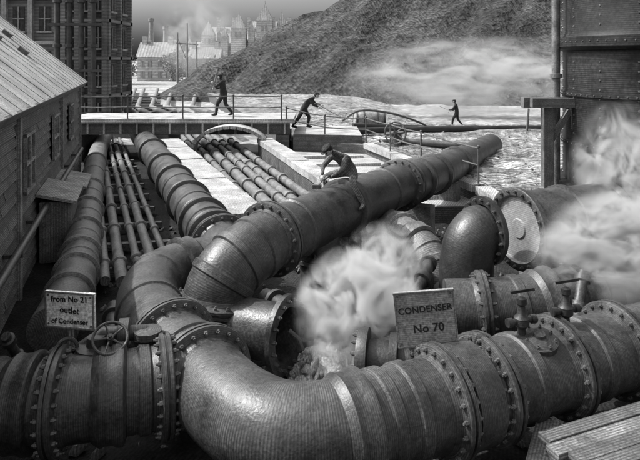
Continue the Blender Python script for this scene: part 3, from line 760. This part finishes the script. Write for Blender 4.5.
def human(name,pos,yaw,J,face,tool=None,s=1.0,cloth=None,curl=1.0,fat=1.0):
    pos=V(pos);Rz=Matrix.Rotation(yaw,3,'Z')
    W=lambda p: pos+Rz@(V(p)*s)
    order=['pelvis','waist','chest','neck','headb','shL','elL','wrL','shR','elR','wrR','hipL','knL','anL','toL','hipR','knR','anR','toR']
    rad=dict(pelvis=.15,waist=.135,chest=.165,neck=.06,headb=.055,shL=.078,elL=.052,wrL=.036,shR=.078,elR=.052,wrR=.036,hipL=.105,knL=.075,anL=.052,toL=.042,hipR=.105,knR=.075,anR=.052,toR=.042)
    E=[('pelvis','waist'),('waist','chest'),('chest','neck'),('neck','headb'),('chest','shL'),('shL','elL'),('elL','wrL'),('chest','shR'),('shR','elR'),('elR','wrR'),('pelvis','hipL'),('hipL','knL'),('knL','anL'),('anL','toL'),('pelvis','hipR'),('hipR','knR'),('knR','anR'),('anR','toR')]
    me=bpy.data.meshes.new('body'); me.from_pydata([tuple(W(J[k])) for k in order],[(order.index(a),order.index(b)) for a,b in E],[])
    ob=bpy.data.objects.new('body',me);col.objects.link(ob)
    sk=ob.modifiers.new('Skin','SKIN')
    for i,k in enumerate(order):
        rr=rad[k]*s*(1 if k in('neck','headb','wrL','wrR') else fat)
        me.skin_vertices[0].data[i].radius=(rr,rr)
    me.skin_vertices[0].data[0].use_root=True; sk.use_smooth_shade=True
    sb=ob.modifiers.new('Sub','SUBSURF');sb.levels=2;sb.render_levels=2
    me.materials.append(cloth or M_cloth)
    kids=[ob]
    mb=MB(); f=Rz@V(face); hb=W(J['headb']); up=(hb-W(J['neck'])).normalized()
    head(mb,hb+up*.10*s,f,up*.6+V((0,0,.5)),s); kids.append(mb.done('head',[M_skin,M_ink,M_cloth],60))
    mb=MB()
    for k,sd in(('L',1),('R',-1)):
        w=W(J['wr'+k]);e=W(J['el'+k]); d=(w-e).normalized(); pn=V((0,0,-1)) if abs(d.z)<.8 else Rz@V((-1,0,0))
        hand(mb,w+d*.02,d,pn,s,curl,sd)
        a=W(J['an'+k]);t=W(J['to'+k]); fd=(t-a);fd.z*=.3;fd.normalize()
        mb.ell((a+t)/2+V((0,0,-.015)),(.14*s,.052*s,.045*s),X=fd,Y=V((-fd.y,fd.x,0)),mat=1,seg=12)
    kids.append(mb.done('hands_and_boots',[M_skin,M_cloth],60))
    if tool:
        mb=MB(); tool(mb,W); kids.append(mb.done('tool',[M_woodL,M_bolt]))
    group(name,tuple(pos),kids)
JB=dict(pelvis=(-.18,0,.24),waist=(-.10,0,.40),chest=(.10,0,.60),neck=(.27,0,.68),headb=(.34,0,.70),
 shL=(.14,.19,.58),elL=(.28,.26,.36),wrL=(.46,.10,.22),shR=(.14,-.19,.58),elR=(.34,-.25,.38),wrR=(.54,-.06,.26),
 hipL=(-.18,.12,.22),knL=(.16,.42,.10),anL=(.0,.55,-.32),toL=(.14,.60,-.37),hipR=(-.18,-.12,.22),knR=(.12,-.42,.12),anR=(-.08,-.54,-.30),toR=(.06,-.59,-.36))
def t_b(mb,W): mb.sweep([W((.50,.06,.24)),W((.60,.0,.16)),W((.70,-.04,.06))],.014,8,0); mb.box(W((.70,-.04,.05)),(.16,.07,.07),mat=1)
yawD=math.atan2(-.85,-.53)
human('stooping_worker',(.43,10.95,1.93),yawD-.25,JB,(.75,0,-.65),t_b,.90,M_cloth2)
JA=dict(pelvis=(0,0,.92),waist=(.02,0,1.08),chest=(.07,0,1.32),neck=(.10,0,1.48),headb=(.13,0,1.54),
 shL=(.06,.19,1.40),elL=(.26,.24,1.22),wrL=(.42,.12,1.38),shR=(.06,-.19,1.40),elR=(.22,-.26,1.16),wrR=(.40,-.10,1.16),
 hipL=(0,.1,.88),knL=(.24,.11,.52),anL=(.30,.11,.09),toL=(.44,.12,.05),hipR=(0,-.1,.88),knR=(-.04,-.11,.48),anR=(-.34,-.12,.12),toR=(-.22,-.13,.05))
def t_a(mb,W): mb.sweep([W((.52,.0,.95)),W((.34,.0,1.75)),W((.26,0,2.05))],.02,8,0); mb.sweep([W((.02,0,1.92)),W((.25,0,2.06)),W((.52,0,2.04))],[.012,.03,.012],8,1)
human('walking_worker',(-4.2,26.2,1.76),math.pi-.2,JA,(1,0,0),t_a,1.04,fat=1.12)
JC=dict(pelvis=(0,0,.82),waist=(.10,0,.98),chest=(.30,0,1.16),neck=(.44,0,1.28),headb=(.49,0,1.32),
 shL=(.32,.18,1.22),elL=(.50,.2,1.0),wrL=(.72,.1,.98),shR=(.32,-.18,1.22),elR=(.46,-.2,.98),wrR=(.66,-.08,.90),
 hipL=(0,.1,.78),knL=(.24,.13,.46),anL=(.16,.13,.08),toL=(.30,.14,.05),hipR=(0,-.1,.78),knR=(-.18,-.12,.44),anR=(-.44,-.12,.10),toR=(-.30,-.13,.05))
def t_c(mb,W): mb.sweep([W((.2,0,1.15)),W((.72,0,.95)),W((1.3,0,.62)),W((1.9,0,.35))],.02,8,0)
human('hauling_worker',(-.75,27.0,1.15),-.1,JC,(1,0,-.35),t_c,1.06,fat=1.12)
JD=dict(JA); JD.update(wrL=(.5,.1,1.1),elL=(.28,.2,1.12),wrR=(.45,-.1,.98),elR=(.2,-.25,1.08))
def t_d(mb,W): mb.sweep([W((-.1,0,.95)),W((.5,0,1.05)),W((1.1,0,1.3))],.02,8,0)
human('labourer',(8.9,39,pz(8.9,39)-.02),math.pi-.3,JD,(1,0,-.1),t_d,1.0,fat=1.12)
mb=MB(); P=[(1.0,27.1,1.45),(1.8,27.2,1.9),(3.2,27.8,1.75),(4.6,28.2,1.3),(5.4,28.6,.85)]
mb.sweep([cr(P,i/6) for i in range(25)],.05,8); mb.done('hose',[M_bolt])

# ------------------------------------------------------------ steam
def puff(name,c,r,dens,sc,**k):
    bpy.ops.mesh.primitive_uv_sphere_add(segments=24,ring_count=16,radius=1,location=c)
    ob=bpy.context.object; ob.name=name; ob.scale=r; ob.data.materials.append(volmat(name+'_vol',dens,sc,**k)); return ob
puff('steam_cloud',(.5,7.75,.9),(.95,.8,1.0),32,2.1,lo=.45,hi=.64)
puff('steam_cloud',(.95,8.95,1.15),(.7,.6,.75),11,1.9,lo=.45,hi=.68)
puff('steam_cloud',(4.5,8.3,1.5),(1.75,.7,1.1),28,2.7,lo=.47,hi=.66)
puff('steam_cloud',(5.0,9.9,2.35),(1.0,.7,1.35),9,2.3,lo=.48,hi=.68)
puff('steam_cloud',(12,44,2.5),(12,3,4.2),1.8,2.8,lo=.46,hi=.68,step=1.5)
puff('steam_cloud',(-17,84,7),(8,3,8),.5,2.0,lo=.42,hi=.7,step=2)

# ------------------------------------------------------------ light, sky, camera
az=math.radians(-80)
el=math.radians(50)
sd=V((math.sin(az)*math.cos(el),math.cos(az)*math.cos(el),math.sin(el)))
su=bpy.data.lights.new('sun','SUN');su.energy=5.0;su.angle=math.radians(.5);su.color=(1,.997,.99)
so=bpy.data.objects.new('sun',su);col.objects.link(so);so.rotation_euler=sd.to_track_quat('Z','Y').to_euler();so.location=(-20,20,30)
w=bpy.data.worlds.new("World");scene.world=w;w.use_nodes=True;nt=w.node_tree
bg=nt.nodes['Background'];sky=nt.nodes.new('ShaderNodeTexSky');sky.sky_type='NISHITA';sky.sun_disc=False
sky.sun_elevation=el;sky.sun_rotation=az;sky.dust_density=8;sky.air_density=1.6
bw=nt.nodes.new('ShaderNodeRGBToBW');nt.links.new(sky.outputs[0],bw.inputs[0])
ml=nt.nodes.new('ShaderNodeMath');ml.operation='MULTIPLY';ml.inputs[1].default_value=1.75;nt.links.new(bw.outputs[0],ml.inputs[0]);nt.links.new(ml.outputs[0],bg.inputs['Color'])
bg.inputs['Strength'].default_value=.15
cd=bpy.data.cameras.new('camera');cd.sensor_width=36;cd.lens=33.75;cd.shift_y=-170/640;cd.clip_end=6000;cd.clip_start=.1
co=bpy.data.objects.new('camera',cd);col.objects.link(co);co.location=(0,0,4.2);co.rotation_euler=(math.pi/2,0,0)
scene.camera=co
scene.view_settings.view_transform='Standard';scene.view_settings.look='None';scene.view_settings.exposure=0
